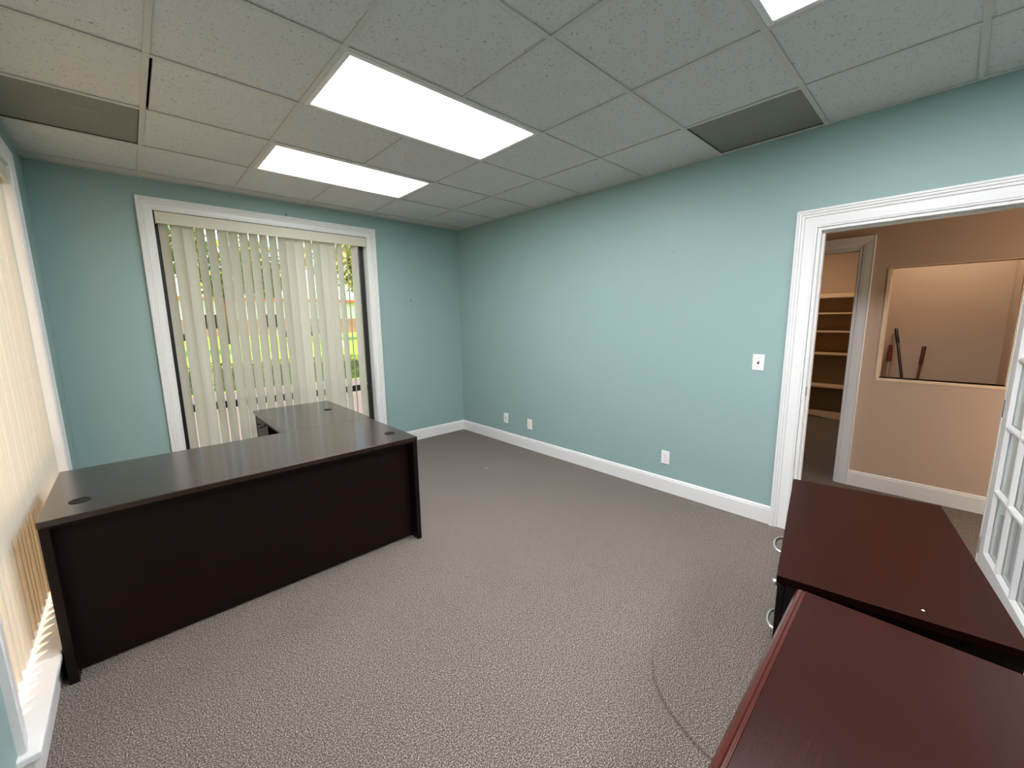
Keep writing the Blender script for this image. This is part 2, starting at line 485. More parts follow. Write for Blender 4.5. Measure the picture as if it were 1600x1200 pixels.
add_box(bm, XR-.002, XR+WT+.002, DY0+.018, DY1-.018, DZ-.018, DZ)
# stops
add_box(bm, XR+.045, XR+.080, DY1-.030, DY1-.018, 0, DZ-.018); add_box(bm, XR+.045, XR+.080, DY0+.018, DY0+.030, 0, DZ-.018)
add_box(bm, XR+.045, XR+.080, DY0+.030, DY1-.030, DZ-.030, DZ-.018)
struct(obj('trim_11', bm, M['trim'], bevel=.0015), 'white door jamb')
bm = new_bm(); add_box(bm, XR+.008, XR+.036, DY1-.0195, DY1-.0175, .955, 1.015)
sp = obj('strike_plate', bm, M['steel'], None); sp.parent = bpy.data.objects['trim_11']
bm = new_bm()
add_box(bm, HX-.002, HX+HT+.002, CY0-.002, CY0+.016, 0, CZ); add_box(bm, HX-.002, HX+HT+.002, CY1-.016, CY1, 0, CZ)
add_box(bm, HX-.002, HX+HT+.002, CY0, CY1, CZ-.016, CZ)
struct(obj('trim_12', bm, M['trim'], bevel=.0015), 'white closet door jamb')
# pass-through trim (thin strip round the opening)
bm = new_bm(); q = .017
add_box(bm, HX-.008, HX+HT+.004, NY0-.0, NY1+.0, NZ0-.022, NZ0)
add_box(bm, HX-.006, HX+HT, NY1-q+.004, NY1+.010, NZ0, NZ1)
add_box(bm, HX-.006, HX+HT, NY0-.010, NY0+.006, NZ0, NZ1)
add_box(bm, HX-.004, HX+.03, NY0, NY1, NZ1, NZ1+.008)
struct(obj('trim_13', bm, M['shelf'], bevel=.002), 'cream edging round the hall pass-through')

# baseboards
def baseboard(name, p0, p1, nrm, h=.13, t=.015):
    p0, p1, n = Vector((*p0, 0)), Vector((*p1, 0)), Vector((*nrm, 0))
    prof = [(0, 0), (t, 0), (t, h-.022), (t-.003, h-.017), (t-.003, h-.008), (t-.008, h-.002), (.002, h), (0, h)]
    bm = new_bm()
    A = [bm.verts.new(p0+n*d+Vector((0, 0, z))) for d, z in prof]; B = [bm.verts.new(p1+n*d+Vector((0, 0, z))) for d, z in prof]
    k = len(prof)
    for i in range(k): bm.faces.new([A[i], A[(i+1) % k], B[(i+1) % k], B[i]])
    bm.faces.new(A[::-1]); bm.faces.new(B)
    return struct(obj(name, bm, M['trim']))
baseboard('baseboard_right', (XR, YF), (XR, DY1+.113), (-1, 0))
baseboard('baseboard_right_back', (XR, DY0-.11), (XR, YB), (-1, 0))
baseboard('baseboard_far', (XL, YF), (XR, YF), (0, -1))
baseboard('baseboard_left', (XL, YB), (XL, -.015), (1, 0))
baseboard('baseboard_left_far', (XL, 2.055), (XL, YF), (1, 0))
baseboard('baseboard_back', (XL, YB), (XR, YB), (0, 1))
baseboard('baseboard_hall', (HX, CY0-.085), (HX, YB), (-1, 0), .135)

# ------------------------------------------------------------------ windows (dark bronze storefront frames with a low rail)
def window(name, length, h, z0, place, rail=(.700, .765)):
    """place(u, v, z): u along the wall, v outwards"""
    def bx(bm, u0, u1, v0, v1, z0_, z1_):
        P, Q = place(u0, v0), place(u1, v1)
        add_box(bm, min(P[0], Q[0]), max(P[0], Q[0]), min(P[1], Q[1]), max(P[1], Q[1]), z0_, z1_)
    r = bpy.data.objects.new(name, None); COL.objects.link(r); struct(r)
    bm = new_bm(); s = .05
    bx(bm, 0, s, .10, .15, z0, z0+h); bx(bm, length-s, length, .10, .15, z0, z0+h)
    bx(bm, s, length-s, .10, .15, z0, z0+.05); bx(bm, s, length-s, .10, .15, z0+h-.05, z0+h)
    bx(bm, s, length-s, .10, .15, *rail)
    obj('window_frame', bm, M['black'], r, .002)
    bm = new_bm(); bx(bm, s, length-s, .105, .118, rail[1]+.001, rail[1]+.006)
    obj('rail_cap', bm, M['chrome'], r)
    bm = new_bm(); bx(bm, s, length-s, .123, .127, z0+.05, rail[0]); bx(bm, s, length-s, .123, .127, rail[1], z0+h-.05)
    obj('window_glass', bm, M['glass'], r)
    return r
window('window_1', WX1-WX0, WZ1-WZ0, WZ0, lambda u, v: (WX0+u, YF+v))
window('window_2', LY1-LY0, LZ1-LZ0, LZ0, lambda u, v: (XL-v, LY0+u))

# ------------------------------------------------------------------ vertical blinds
def vane_bm(z0, z1, wd=.089, bow=.007, n=8):
    """one vinyl vane hanging from the origin: width along x, bowed along y"""
    bm = new_bm()
    loop = [((i/n-.5)*wd, bow*(1-(2*(i/n-.5))**2)) for i in range(n+1)]
    zs = [z0, z0+(z1-z0)*.35, z0+(z1-z0)*.7, z1]
    R = [[bm.verts.new((x, y, z)) for (x, y) in loop] for z in zs]
    for a, b in zip(R, R[1:]):
        for i in range(n):
            f = bm.faces.new([a[i], a[i+1], b[i+1], b[i]]); f.smooth = True
    return bm

def make_blind(root, spots, z0, z1, bow):
    src = None
    for (u, v, ang) in spots:
        if src is None:
            o = obj('vane', vane_bm(z0, z1, bow=bow), M['vane'], root); src = o
        else:
            o = src.copy(); COL.objects.link(o); o.parent = root
        o.location = (u, v, 0); o.rotation_euler = (random.uniform(-.0015, .0015), random.uniform(-.0015, .0015), ang)
        o['label'] = 'cream vinyl slat'

# far window: measured slat edges along the window
V = [(-.526,-.468),(-.454,-.378),(-.385,-.302),(-.291,-.234),(-.217,-.154),(-.135,-.063),(-.056,.015),(.025,.092),(.104,.173),(.186,.248),
     (.264,.328),(.339,.404),(.398,.479),(.476,.566),(.580,.643),(.655,.724),(.720,.806),(.800,.875),(.891,.945),None,(1.042,1.115)]
t = thing('vertical_blind', 'cream vertical blind with narrow gaps on the far window behind the desk', 'blind', (0, YF+.045, WZ0), 0, 'vertical blinds at the windows')
spots = []
CX, CY = -.793, -1.860
for e in V:
    if e is None:
        c = .993; ph = math.atan2(c-CX, YF+.045-CY)
        spots.append((c, 0, (math.pi/2-ph)+.12)); continue
    c = (e[0]+e[1])/2; wv = min(e[1]-e[0]+.004, .0905)/.089
    tp = (c-CX)/(YF+.045-CY)
    best = min(range(15, 72), key=lambda d: abs(math.cos(math.radians(d))+math.sin(math.radians(d))*tp-wv)+(.0008*abs(d-45)))
    spots.append((c, random.uniform(-.003, .003), -math.radians(best)))
make_blind(t, spots, .02, 2.17, .007)
bm = new_bm(); add_box(bm, -.547, 1.193, -.048, -.040, 2.139, 2.232); add_box(bm, -.547, 1.193, -.040, -.015, 2.228, 2.232)
add_box(bm, -.547, -.543, -.040, .02, 2.139, 2.232)
obj('valance', bm, M['valance'], t, .002)
bm = new_bm(); add_box(bm, -.540, 1.190, -.018, .022, 2.175, 2.215); obj('headrail', bm, M['valance'], t)

t = thing('vertical_blind', 'closed cream vertical blind glowing in sunlight on the left wall window', 'blind', (XL-.050, 0, LZ0), 0, 'vertical blinds at the windows')
spots = []
y = .174; k = 0
while y < 1.93:
    a = math.pi/2+math.radians(-28+random.uniform(-1.5, 1.5))
    spots.append((random.uniform(-.002, .002), y, a)); y += .069; k += 1
make_blind(t, spots, .035, 2.20, .008)
bm = new_bm(); add_box(bm, .040, .048, LY0+.006, LY1-.006, 2.145, 2.240); obj('valance', bm, M['valance'], t, .002)
bm = new_bm(); add_box(bm, -.022, .018, LY0+.006, LY1-.006, 2.205, 2.245); obj('headrail', bm, M['valance'], t)

# ------------------------------------------------------------------ desk with its return
def grommet(parent, x, y, z, r=.036):
    bm = new_bm(); add_ring(bm, (x, y, z), r-.007, r, -.001, .0015)
    g = obj('grommet', bm, M['espresso_dark'], parent)
    bm = new_bm(); add_cyl(bm, (x, y, z+.0002), (x, y, z+.0008), r-.0065, n=32)
    h = obj('cable_hole', bm, M['dark'], g)
    return g
DX0, DX1, DYF, DYB, DT = -1.153, .517, .482, 1.248, .725
t = thing('office_desk', 'long espresso-brown laminate desk with panel front, nearest the carpet foreground', 'desk', (0, 0, 0))
def hole_top(name, x0, x1, y0, y1, z0, z1, mat, parent): 
    bm = new_bm(); add_box(bm, x0, x1, y0, y1, z0, z1); return obj(name, bm, mat, parent, .003, 3)
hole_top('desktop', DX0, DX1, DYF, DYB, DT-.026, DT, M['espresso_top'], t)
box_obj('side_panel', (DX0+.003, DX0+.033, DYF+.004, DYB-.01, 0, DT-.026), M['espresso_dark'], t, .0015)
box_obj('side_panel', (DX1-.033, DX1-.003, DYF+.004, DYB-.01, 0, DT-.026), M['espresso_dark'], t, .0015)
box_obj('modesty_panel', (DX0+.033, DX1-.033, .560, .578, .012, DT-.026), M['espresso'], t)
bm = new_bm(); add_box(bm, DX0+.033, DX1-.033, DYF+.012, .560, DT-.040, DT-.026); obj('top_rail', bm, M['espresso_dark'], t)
grommet(t, -1.042, .662, DT); grommet(t, .423, .687, DT)
# pedestal under the left end, open towards the window side
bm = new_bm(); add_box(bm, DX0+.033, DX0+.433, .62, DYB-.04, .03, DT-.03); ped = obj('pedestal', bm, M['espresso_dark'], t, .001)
for z0_, z1_ in ((.06, .36), (.365, .53), (.535, .69)):
    d = box_obj('drawer_front', (DX0+.038, DX0+.428, DYB-.040, DYB-.021, z0_, z1_), M['espresso'], t, .001)
    bm = new_bm(); zc = z1_-.05; add_tube(bm, [(DX0+.18, DYB-.021, zc), (DX0+.18, DYB+.004, zc), (DX0+.28, DYB+.004, zc), (DX0+.28, DYB-.021, zc)], .004)
    obj('pull', bm, M['black'], d)

RX0, RX1, RY0, RY1 = -.092, .538, DYB+.003, 2.235
t = thing('desk_return', 'espresso-brown return behind the desk, running to the window blind', 'desk', (0, 0, 0))
hole_top('return_top', RX0, RX1, RY0, RY1, DT-.026, DT, M['espresso_top'], t)
box_obj('side_panel', (RX0+.012, RX1-.004, RY1-.030, RY1-.003, 0, DT-.026), M['espresso_dark'], t, .001)
box_obj('back_panel', (RX1-.045, RX1-.028, RY0+.02, RY1-.030, .04, DT-.026), M['espresso'], t)
box_obj('edge_rail', (RX0+.014, RX0+.032, RY0+.01, 1.79, DT-.056, DT-.026), M['espresso'], t)
pd = box_obj('pedestal', (RX0+.032, RX1-.045, 1.80, RY1-.030, .02, DT-.026), M['espresso_dark'], t)
d1 = box_obj('drawer_front', (RX0+.014, RX0+.032, 1.804, RY1-.034, .50, DT-.030), M['espresso'], t, .001)
bm = new_bm(); add_tube(bm, [(RX0+.014, 1.97, .625), (RX0-.010, 1.97, .625), (RX0-.010, 2.09, .625), (RX0+.014, 2.09, .625)], .0045); obj('pull', bm, M['black'], d1)
bm = new_bm(); add_cyl(bm, (RX0+.016, 1.885, .655), (RX0+.004, 1.885, .655), .009); obj('lock', bm, M['black'], d1)
d2 = box_obj('drawer_front', (RX0-.066, RX0-.048, 1.804, RY1-.034, .05, .490), M['espresso'], t, .001)
bm = new_bm()
add_box(bm, RX0-.048, RX0+.032, 1.815, 1.827, .08, .47); add_box(bm, RX0-.048, RX0+.032, RY1-.057, RY1-.045, .08, .47); add_box(bm, RX0-.048, RX0+.032, 1.827, RY1-.057, .08, .09)
obj('drawer_box', bm, M['espresso'], d2)
bm = new_bm(); add_tube(bm, [(RX0-.066, 1.97, .40), (RX0-.090, 1.97, .40), (RX0-.090, 2.09, .40), (RX0-.066, 2.09, .40)], .0045); obj('pull', bm, M['black'], d2)
grommet(t, .388, 1.79, DT, .034)

# ------------------------------------------------------------------ lateral file (turned about ten degrees)
FA = math.atan2(.154, .868)
t = thing('lateral_file', 'reddish-brown lateral file cabinet with curved metal pulls, beside the open French door', 'file cabinet', (.497, -1.589, 0), FA)
FL, FW, FZ = .883, .478, .74
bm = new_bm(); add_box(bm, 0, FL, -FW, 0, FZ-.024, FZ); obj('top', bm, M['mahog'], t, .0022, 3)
bm = new_bm()
add_box(bm, .008, .026, -FW+.006, -.022, 0, FZ-.024); add_box(bm, FL-.026, FL-.008, -FW+.006, -.022, 0, FZ-.024)
add_box(bm, .026, FL-.026, -FW+.006, -FW+.020, 0, FZ-.024); add_box(bm, .026, FL-.026, -FW+.02, -.03, .03, .05)
add_box(bm, .026, FL-.026, -.06, -.045, 0, .06)
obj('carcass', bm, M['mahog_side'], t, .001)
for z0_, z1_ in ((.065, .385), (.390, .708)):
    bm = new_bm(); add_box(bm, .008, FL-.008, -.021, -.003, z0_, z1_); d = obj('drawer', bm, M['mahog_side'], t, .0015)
    bm = new_bm(); zc = .62 if z0_ > .2 else .305
    pts = []
    for i in range(13):
        a = math.pi*i/12
        pts.append((FL/2-.064*math.cos(a), -.004+.034*math.sin(a)**.8, zc))
    add_tube(bm, pts, .0052); hd = obj('pull', bm, M['chrome'], d); hd['label'] = 'bowed nickel pull'
bm = new_bm(); add_cyl(bm, (.045, -.004, .690), (.045, .010, .690), .0085); lk = obj('lock', bm, M['chrome'], t); lk['label'] = 'small round nickel lock'

# ------------------------------------------------------------------ near credenza with moulded edge
t = thing('credenza', 'glossy mahogany credenza with moulded edge in the right foreground', 'credenza', (.470, -1.636, 0), math.radians(-178.6))
# local x runs towards the camera side (-x world), local y towards the back (-y world)
CL, CWd, CZt = 1.22, .52, .740
bm = new_bm()
# edge moulding profile swept along the front and the end nearest the file
prof = [(-.000, -.034), (.004, -.022), (.010, -.016), (.006, -.010), (.012, -.003), (.020, -.0005), (.0225, -.0035), (.0265, -.0035), (.028, .0006), (.030, .0006)]
prof_up = [(u, CZt+z) for u, z in prof]
bm2 = new_bm()
A, B = [], []
for (u, z) in prof_up:
    A.append(bm2.verts.new((0, u, z))); B.append(bm2.verts.new((CL, u, z)))
lo = [bm2.verts.new((0, .030, CZt-.034)), bm2.verts.new((CL, .030, CZt-.034))]
for i in range(len(A)-1):
    f = bm2.faces.new([A[i], A[i+1], B[i+1], B[i]]); f.smooth = False
bm2.faces.new([A[-1], lo[0], lo[1], B[-1]]); bm2.faces.new([lo[0], A[0], B[0], lo[1]])
bm2.faces.new(A+[lo[0]]); bm2.faces.new((B+[lo[1]])[::-1])
obj('edge_moulding', bm2, M['cherry_edge'], t)
bm = new_bm(); add_box(bm, 0, CL, .0302, CWd, CZt-.030, CZt); obj('top', bm, M['cherry'], t, .001)
bm = new_bm()
add_box(bm, .012, .034, .035, CWd-.01, 0, CZt-.030); add_box(bm, CL-.034, CL-.012, .035, CWd-.01, 0, CZt-.030)
add_box(bm, .034, CL-.034, CWd-.03, CWd-.012, .05, CZt-.030); add_box(bm, .034, CL-.034, .05, CWd-.03, .06, .08)
add_box(bm, .034, CL-.034, .055, .07, 0, .06)
obj('carcass', bm, M['cherry'], t, .001)
nd = 3; wdd = (CL-.068)/nd
for i in range(nd):
    x0 = .034+i*wdd
    d = box_obj('door', (x0+.003, x0+wdd-.003, .030, .048, .065, CZt-.036), M['cherry'], t, .002)
    bm = new_bm(); xc = x0+wdd/2
    add_tube(bm, [(xc-.05, .030, .62), (xc-.04, .010, .62), (xc+.04, .010, .62), (xc+.05, .030, .62)], .004); obj('pull', bm, M['chrome'], d)

# ------------------------------------------------------------------ French door, open into the room
DA = math.radians(187.5)
dr = bpy.data.objects.new('door_1', None); COL.objects.link(dr); struct(dr, 'white fifteen-pane French door standing open')
dr.location = (XR-.012, -2.083, 0); dr.rotation_euler = (0, 0, DA)
# local x along the door from the hinge, local y (negative = side facing the doorway)
DW, DH, DTh = .838, 2.005, .038
SW, TR, BR = .078, .098, .245
gx0, gx1, gz0, gz1 = SW, DW-SW, BR, DH-TR+.02
def dbox(bm, x0, x1, z0, z1, th=DTh): add_box(bm, x0, x1, -th/2+.02, th/2+.02, z0, z1)
bm = new_bm()
dbox(bm, 0, SW, .008, DH); dbox(bm, DW-SW, DW, .008, DH); dbox(bm, SW, DW-SW, .008, BR); dbox(bm, SW, DW-SW, gz1, DH)
obj('door_frame', bm, M['trim'], dr, .003)
bm = new_bm()
def bar(bm, x0, x1, z0, z1, vert):
    add_box(bm, x0, x1, .020-.019, .020+.019, z0, z1)
cw = (gx1-gx0)/3; rh = (gz1-gz0)/5
for i in (1, 2): bar(bm, gx0+i*cw-.009, gx0+i*cw+.009, gz0, gz1, True)
for j in range(1, 5): add_box(bm, gx0, gx1, .020-.0185, .020+.0185, gz0+j*rh-.009, gz0+j*rh+.009)
obj('muntins', bm, M['trim'], dr, .006, 2)
# glazing beads: sloped strips round every pane
bm = new_bm()
for i in range(3):
    for j in range(5):
        a0, a1 = gx0+i*cw+(.009 if i else 0), gx0+(i+1)*cw-(.009 if i < 2 else 0)
        b0, b1 = gz0+j*rh+(.009 if j else 0), gz0+(j+1)*rh-(.009 if j < 4 else 0)
        for s in (-1, 1):
            yo, yi = .020+s*.016, .020+s*.003
            o4 = [(a0, b0), (a1, b0), (a1, b1), (a0, b1)]; w_ = .010
            i4 = [(a0+w_, b0+w_), (a1-w_, b0+w_), (a1-w_, b1-w_), (a0+w_, b1-w_)]
            VO = [bm.verts.new((x, yo, z)) for x, z in o4]; VI = [bm.verts.new((x, yi, z)) for x, z in i4]
            VB = [bm.verts.new((x, yi, z)) for x, z in o4]
            for k in range(4):
                bm.faces.new([VO[k], VO[(k+1) % 4], VI[(k+1) % 4], VI[k]]); bm.faces.new([VI[k], VI[(k+1) % 4], VB[(k+1) % 4], VB[k]])
                bm.faces.new([VB[k], VB[(k+1) % 4], VO[(k+1) % 4], VO[k]])
obj('glazing_bead', bm, M['trim'], dr)
bm = new_bm(); add_box(bm, gx0-.004, gx1+.004, .018, .022, gz0-.004, gz1+.004); obj('door_glass', bm, M['glass'], dr)
bm = new_bm()
for s in (-1, 1):
    y0 = .020+s*.019
    add_cyl(bm, (DW-.045, y0, 1.0), (DW-.045, y0+s*.008, 1.0), .028); add_cyl(bm, (DW-.045, y0, 1.0), (DW-.045, y0+s*.045, 1.0), .009)
    add_tube(bm, [(DW-.045, y0+s*.045, 1.0), (DW-.10, y0+s*.048, 1.0), (DW-.15, y0+s*.046, .998)], .008)
obj('door_handle', bm, M['chrome'], dr)
bm = new_bm()
for z in (.25, 1.0, 1.78): add_cyl(bm, (-.004, .004, z-.045), (-.004, .004, z+.045), .005)
obj('hinge', bm, M['steel'], dr)

# ------------------------------------------------------------------ wall plates
def plate(name, y, z, kind, label, cat, pw=.070, ph=.115, group=None):
    t = thing(name, label, cat, (XR, y, z), 0, group)
    bm = new_bm(); add_box(bm, -.006, 0, -pw/2, pw/2, -ph/2, ph/2); obj('cover_plate', bm, M['plastic'], t, .002)
    if kind == 'switch':
        bm = new_bm(); add_box(bm, -.0070, -.006, -.0065, .0065, -.013, .013); obj('switch_slot', bm, M['steel'], t)
        bm = new_bm(); add_box(bm, -.018, -.006, -.0045, .0045, .000, .009, M=Matrix.Rotation(.3, 4, 'Y')); obj('toggle', bm, M['plastic'], t, .001)
    if kind == 'duplex':
        for s in (-1, 1):
            bm = new_bm(); add_cyl(bm, (-.0055, 0, s*.0195), (-.0078, 0, s*.0195), .0165, n=24)
            r = obj('socket', bm, M['plastic'], t)
            bm = new_bm()
            add_box(bm, -.0082, -.0077, -.0080, -.0058, s*.0195-.001, s*.0195+.008); add_box(bm, -.0082, -.0077, .0058, .0080, s*.0195-.001, s*.0195+.008)
            add_cyl(bm, (-.0077, 0, s*.0195-.009), (-.0082, 0, s*.0195-.009), .0026, n=12)
            obj('slots', bm, M['dark'], r)
    if kind == 'jack':
        bm = new_bm(); add_cyl(bm, (-.006, 0, .004), (-.010, 0, .004), .007, n=16); add_cyl(bm, (-.006, 0, -.018), (-.0075, 0, -.018), .004, n=12)
        obj('jack', bm, M['black'], t)
    for s in ((-1, 1) if kind != 'duplex' else (0,)):
        zc = s*(.030 if kind == 'switch' else .042)
        bm = new_bm(); add_cyl(bm, (-.006, 0, zc), (-.0068, 0, zc), .003, n=12)
        obj('plate_screw', bm, M['steel'], t)
plate('light_switch', -.954, 1.162, 'switch', 'white toggle light switch on the teal wall beside the doorway', 'light switch', .074, .114)
plate('wall_outlet', -.308, .303, 'duplex', 'white duplex outlet low on the wall, nearest the doorway', 'outlet', .072, .115)
plate('wall_outlet', 1.318, .298, 'duplex', 'small white outlet low on the wall, right-hand one of the pair near the far corner', 'outlet', .072, .118)
plate('cable_jack', 1.722, .304, 'jack', 'white wall plate with dark centre jack, nearest the far room corner', 'wall plate', .072, .118)

# screw holes left in the plaster
bm = new_bm()
for (x, z, r) in ((.0, 0, .0045), (.063, .0, .006), (.045, .0, .004), (.004, -.075, .0045), (.070, -.077, .0045)):
    add_cyl(bm, (1.648+x, YF+.002, 1.722+z), (1.648+x, YF-.0008, 1.722+z), r, n=10)
obj('screw_holes', bm, M['dark'], wall_far)
bm = new_bm()
for (y, z) in ((.702, 2.01), (-.295, 1.997), (-.310, 1.990), (-.285, 2.0)):
    add_cyl(bm, (XR+.002, y, z), (XR-.0008, y, z), .004 if y > 0 else .0022, n=10)
obj('nail_holes', bm, M['dark'], wall_right)
bm = new_bm(); add_cyl(bm, (.424, YF, 2.504), (.424, YF-.012, 2.506), .005, n=10)
tag(obj('wall_hook', bm, M['black']), 'tiny dark nail in the wall just above the far window casing', 'nail')

# crumbs
for (x, y, z, s, lab) in ((1.676, 1.198, .004, .006, 'tiny white scrap on the carpet near the far baseboard'),
                          (.591, -1.886, FZ+.0015, .0035, 'tiny white crumb on top of the brown file cabinet')):
    bm = new_bm(); bmesh.ops.create_icosphere(bm, subdivisions=1, radius=s)
    for v in bm.verts: v.co.z *= .45; v.co.x *= random.uniform(.7, 1.2)
    tag(obj('paper_scrap', bm, M['flower'], loc=(x, y, z)), lab, 'scrap')

# ------------------------------------------------------------------ closet shelves
t = thing('shelving_unit', 'built-in cream shelves inside the closet beyond the doorway', 'shelves', (6.5, 0, 0))
ys0, ys1 = -1.295, 1.15
for k, (z, th) in enumerate(((.46, .03), (.934, .026), (1.253, .022), (1.512, .022), (1.758, .055))):
    bm = new_bm(); add_box(bm, 0, .275, ys0, ys1, z-th/2, z+th/2); obj('shelf', bm, M['shelf'], t, .002)
bm = new_bm(); N = 24
for i in range(N):
    y0, y1 = ys0+(ys1-ys0)*i/N, ys0+(ys1-ys0)*(i+1)/N
    a0, a1 = .012+.016*math.sin(y0*9), .012+.016*math.sin(y1*9)
    v = [bm.verts.new(p) for p in ((0, y0, a0), (0, y1, a1), (0, y1, .10), (0, y0, .10), (.02, y0, a0), (.02, y1, a1), (.02, y1, .10), (.02, y0, .10))]
    for f in ((0,1,2,3),(4,7,6,5),(0,4,5,1),(3,2,6,7)): bm.faces.new([v[q] for q in f])
obj('toe_board', bm, M['shelf'], t)
bm = new_bm(); add_box(bm, .262, .275, ys0, ys1, .05, 1.73); obj('back_panel', bm, M['shelf_back'], t)

# tool handles leaning in the nook behind the pass-through
def stick(name, label, cat, top, low, parts, hw=.05):
    """top/low: two points of the stick's axis (x,y,z); it carries on down to the floor"""
    T, L = Vector(top), Vector(low)
    F = T+(L-T)*(T.z/(T.z-L.z))
    F.z = 0
    d = (T-F); n = d.length; d.normalize()
    t = thing(name, label, cat, (F.x, F.y, 0))
    for (nm, a, b, r0, r1, m) in parts:
        bm = new_bm(); add_cyl(bm, d*(a*n), d*(b*n), r0, r1, n=14); obj(nm, bm, m, t, .002)
    bm = new_bm(); add_box(bm, -.03, .03, -hw, hw, 0, .10)
    obj('head', bm, M['dark'], t, .01)
stick('broom_handle', 'longest black broom handle leaning in the nook beyond the doorway', 'broom', (4.535, -1.500, 1.352), (4.40, -1.589, .909),
      [('pole', .02, .90, .011, .011, M['black']), ('grip', .90, 1.0, .0135, .0125, M['black'])])
stick('squeegee', 'tool with red grip and pale metal shaft at the left of the nook', 'squeegee', (4.53, -1.480, 1.196), (4.515, -1.476, .915),
      [('shaft', .02, .87, .011, .011, M['clear_shaft']), ('grip', .87, .95, .020, .017, M['red']), ('grip_end', .95, 1.0, .015, .015, M['red'])])
stick('dust_mop', 'thin dark red handled mop leaning right of the black broom handle', 'mop', (4.535, -1.706, 1.188), (4.47, -1.693, .908),
      [('pole', .02, .86, .009, .009, M['darkred']), ('grip', .86, 1.0, .013, .015, M['darkred'])])

# ------------------------------------------------------------------ outside
GZ = -.12
bm = new_bm()
add_box(bm, XL-TH-7, 9, YF+TH, 9.6, GZ-.1, GZ); add_box(bm, XL-TH-7, XL-TH, -12, YF+TH, GZ-.1, GZ)  # unseen left strip added as concrete to keep green bounce off the blind
struct(obj('pavement', bm, M['concrete']), 'pale concrete walk outside the window')
bm = new_bm()
add_box(bm, -60, 60, 9.6, 75, GZ-.14, GZ-.03); add_box(bm, -60, XL-TH-7, -30, 9.6, GZ-.14, GZ-.03)
lw = obj('lawn', bm, M['grass']); struct(lw, 'bright green lawn')

def leaves(name, mat, parent, n, shape, size, seed):
    rnd = random.Random(seed); vs, fs = [], []
    for i in range(n):
        p = shape(rnd); s = size*rnd.uniform(.6, 1.3)
        a = Vector((rnd.gauss(0,1), rnd.gauss(0,1), rnd.gauss(0,1))).normalized(); b = a.orthogonal().normalized()*s; a = a*s*.6
        k = len(vs); vs += [p-b, p+a*.6, p+b, p-a*.6]; fs.append((k, k+1, k+2, k+3))
    me = bpy.data.meshes.new(name); me.from_pydata([tuple(v) for v in vs], [], fs); me.materials.append(mat)
    o = bpy.data.objects.new(name, me); COL.objects.link(o)
    if parent: o.parent = parent
    return o
def blob_pts(blobs):
    def f(r):
        c, rad = r.choice(blobs)
        d = Vector((r.gauss(0,1), r.gauss(0,1), r.gauss(0,1))).normalized()
        return Vector(c)+d*rad*(r.uniform(.5, 1)**.4)
    return f
def tree(x, y, h, w, mat, label, seed):
    t = thing('tree', label, 'tree', (x, y, GZ-.03), 0, 'trees beyond the lawn')
    rnd = random.Random(seed)
    bm = new_bm(); add_cyl(bm, (0,0,0), (.1, 0, h*.45), w*.07, w*.045, n=12)
    for k in range(5):
        a = k*1.3+seed; add_cyl(bm, (.08, 0, h*.38), (math.cos(a)*w*.3, math.sin(a)*w*.3, h*.68), w*.03, w*.012, n=8)
    obj('trunk', bm, M['bark'], t)
    blobs = [((0, 0, h*.7), w*.32)]+[((math.cos(k*.9)*w*.32, math.sin(k*.9)*w*.3, h*(.55+.06*(k % 5))), w*rnd.uniform(.16, .25)) for k in range(8)]
    leaves('crown', mat, t, 3800, blob_pts(blobs), w*.035, seed)
tree(-3.5, 26, 6.5, 6, M['leaf2'], 'pale leafed tree seen through the leftmost blind gaps', 3)
tree(5.0, 38, 9.5, 9, M['leaf'], 'green tree behind the central blind slats', 4)
tree(14.5, 34, 10.5, 9, M['leaf2'], 'bright leafy tree filling the wide gap at the right of the blind', 5)
tree(24, 46, 10, 9, M['leaf'], 'darker green tree farthest right beyond the lawn', 6)
for i, (x0, x1, lab) in enumerate(((-3.2, .2, 'trimmed green hedge outside, left of the concrete walk'), (.5, 4.2, 'trimmed green hedge outside behind the middle slats'), (4.5, 8.6, 'green hedge with white blossom outside the right of the window'))):
    y0, y1 = 9.9, 10.7
    t = thing('hedge', lab, 'hedge', (0, 0, 0), 0, 'hedges by the lawn')
    bm = new_bm(); add_box(bm, x0+.08, x1-.08, y0+.08, y1-.08, GZ-.03, .36); obj('core', bm, M['hedge'], t)
    leaves('leaves', M['hedge'], t, 2600, lambda r, x0=x0, x1=x1: Vector((r.uniform(x0, x1), r.uniform(y0, y1), r.choice((r.uniform(GZ, .5), r.uniform(.36, .52))))), .04, 30+i)
    if i == 2:
        leaves('blossom', M['flower'], t, 500, lambda r: Vector((r.uniform(x0, x1), y0-.05+r.uniform(-.04, .03), r.uniform(-.05, .16))), .035, 60)
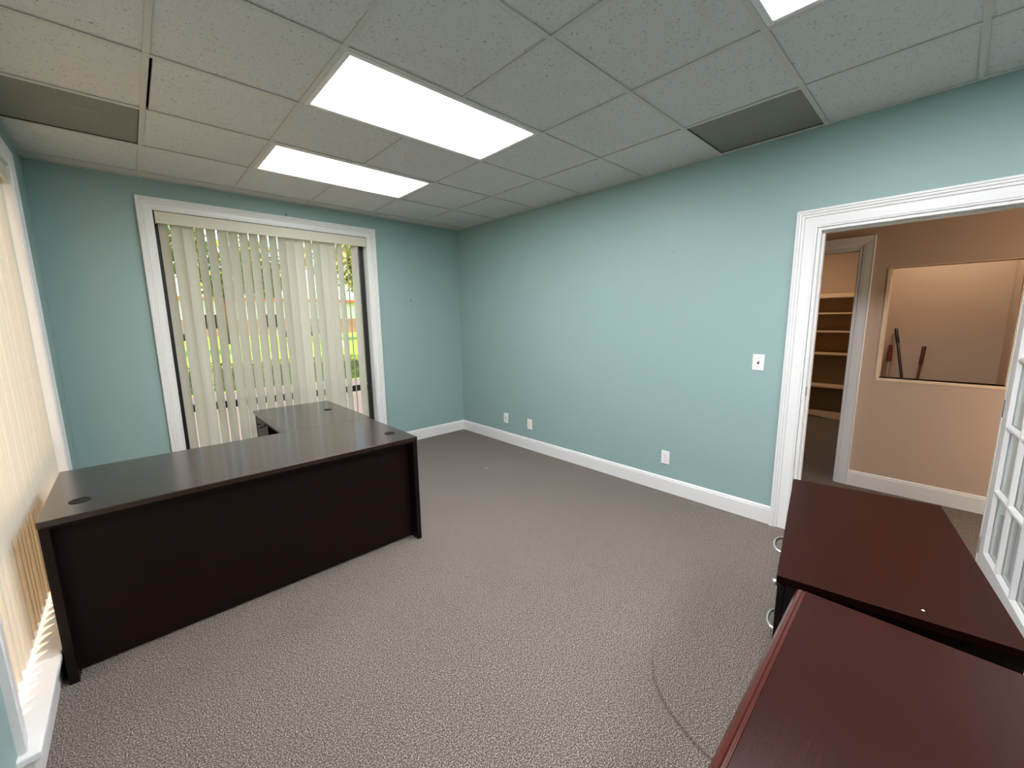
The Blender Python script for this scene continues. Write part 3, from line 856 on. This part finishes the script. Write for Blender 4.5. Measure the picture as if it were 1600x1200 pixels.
# low building across the lawn
t = thing('building', 'low salmon and white building across the lawn', 'building', (0, 0, 0))
bm = new_bm(); add_box(bm, -14, 34, 62, 72, GZ-.03, 2.0); obj('lower_wall', bm, M['brickish'], t)
bm = new_bm(); add_box(bm, -14, 34, 62.05, 72, 2.0, 4.4); obj('upper_wall', bm, M['stucco'], t)
bm = new_bm(); add_box(bm, -14.6, 34.6, 61.4, 72.6, 4.4, 4.8); obj('roof', bm, M['roof'], t, .02)
for k in range(6):
    bm = new_bm(); x = -10+k*7.5; add_box(bm, x, x+2.4, 61.97, 62.0, .9, 2.6); obj('window', bm, M['dark'], t)
def car(x, y, label):
    t = thing('car', label, 'car', (x, y, GZ-.03), 0, 'cars parked beyond the lawn')
    bm = new_bm()
    pr = [(-2.2, .3), (-2.2, .75), (-1.9, .92), (-1.2, .98), (-.6, 1.42), (.8, 1.45), (1.5, 1.0), (2.1, .9), (2.25, .6), (2.2, .3)]
    A = [bm.verts.new((u, -.85, z)) for u, z in pr]; B = [bm.verts.new((u, .85, z)) for u, z in pr]
    n = len(pr)
    for i in range(n): bm.faces.new([A[i], A[(i+1) % n], B[(i+1) % n], B[i]])
    bm.faces.new(A[::-1]); bm.faces.new(B); obj('body', bm, M['car'], t, .05)
    for sx in (-1.35, 1.4):
        for sy in (-.86, .86):
            bm = new_bm(); add_cyl(bm, (sx, sy-.09, .32), (sx, sy+.09, .32), .32, n=20); obj('wheel', bm, M['dark'], t)
    bm = new_bm(); add_box(bm, -.9, 1.1, -.86, -.84, 1.0, 1.33); obj('window', bm, M['dark'], t)
car(13.5, 50, 'blue-grey car parked beyond the lawn at the right')
car(1.5, 50, 'blue-grey car parked beyond the lawn at the middle')

# ------------------------------------------------------------------ light
wd = bpy.data.worlds.new('World'); SC.world = wd; wd.use_nodes = True
nt = wd.node_tree; nt.nodes.clear()
out = nt.nodes.new('ShaderNodeOutputWorld'); bg = nt.nodes.new('ShaderNodeBackground'); sky = nt.nodes.new('ShaderNodeTexSky')
sky.sky_type = 'NISHITA'; sky.sun_disc = False; sky.sun_elevation = math.radians(42); sky.sun_rotation = math.radians(250)
sky.air_density = 1.2; sky.dust_density = 2.5
bg.inputs[1].default_value = .215
nt.links.new(sky.outputs[0], bg.inputs[0]); nt.links.new(bg.outputs[0], out.inputs[0])

def light(name, kind, loc, energy, col=(1,1,1), size=1, size_y=None, direction=None, angle=None):
    l = bpy.data.lights.new(name, kind); l.energy = energy; l.color = col
    if kind == 'AREA':
        l.size = size
        if size_y: l.shape = 'RECTANGLE'; l.size_y = size_y
    elif kind == 'POINT': l.shadow_soft_size = size
    if angle is not None: l.angle = angle
    o = bpy.data.objects.new(name, l); COL.objects.link(o); o.location = loc
    if direction: o.rotation_euler = Vector(direction).to_track_quat('-Z', 'Y').to_euler()
    return o
light('sun', 'SUN', (-8, -3, 9), 7.2, (1, .55, .29), direction=(.78, .10, -.60), angle=math.radians(.9))
# added fill lights without fixtures, brightening the rooms beyond the doorway
light('closet_fill', 'AREA', (5.6, -.4, ZC-.02), 7, (1, .74, .52), .3, direction=(0, 0, -1))
light('nook_fill', 'AREA', (3.98, -1.85, ZC-.02), 4, (1, .90, .78), .25, direction=(0, 0, -1))
light('hall_fill', 'AREA', (3.05, -3.1, ZC-.02), 4, (1, .86, .72), .6, direction=(0, 0, -1))
light('hall_low_fill', 'POINT', (2.95, -3.0, .95), 9, (1, .84, .68), .12)  # added point fill for the lower hall wall; no table lamp stands there

# ------------------------------------------------------------------ camera
cam = bpy.data.cameras.new('camera'); co = bpy.data.objects.new('camera', cam); COL.objects.link(co)
R = ((0.731563696545572, -0.6816461536284262, -0.013155954551079325),
     (0.11606839520380477, 0.10550682181962731, 0.987621606782848),
     (0.6718204265511667, 0.7240351039784557, -0.15630253572963917))
mw = Matrix(((R[0][0], R[1][0], -R[2][0], CX), (R[0][1], R[1][1], -R[2][1], CY), (R[0][2], R[1][2], -R[2][2], 1.4816), (0,0,0,1)))
co.matrix_world = mw
cam.sensor_width = 36; cam.sensor_fit = 'HORIZONTAL'; cam.lens = 634.2*36/1600; cam.clip_start = .02; cam.clip_end = 300
SC.camera = co
SC.view_settings.view_transform = 'Standard'; SC.view_settings.look = 'None'
SC.view_settings.gamma = 1; SC.view_settings.use_curve_mapping = False
SC.view_settings.exposure = 1.22
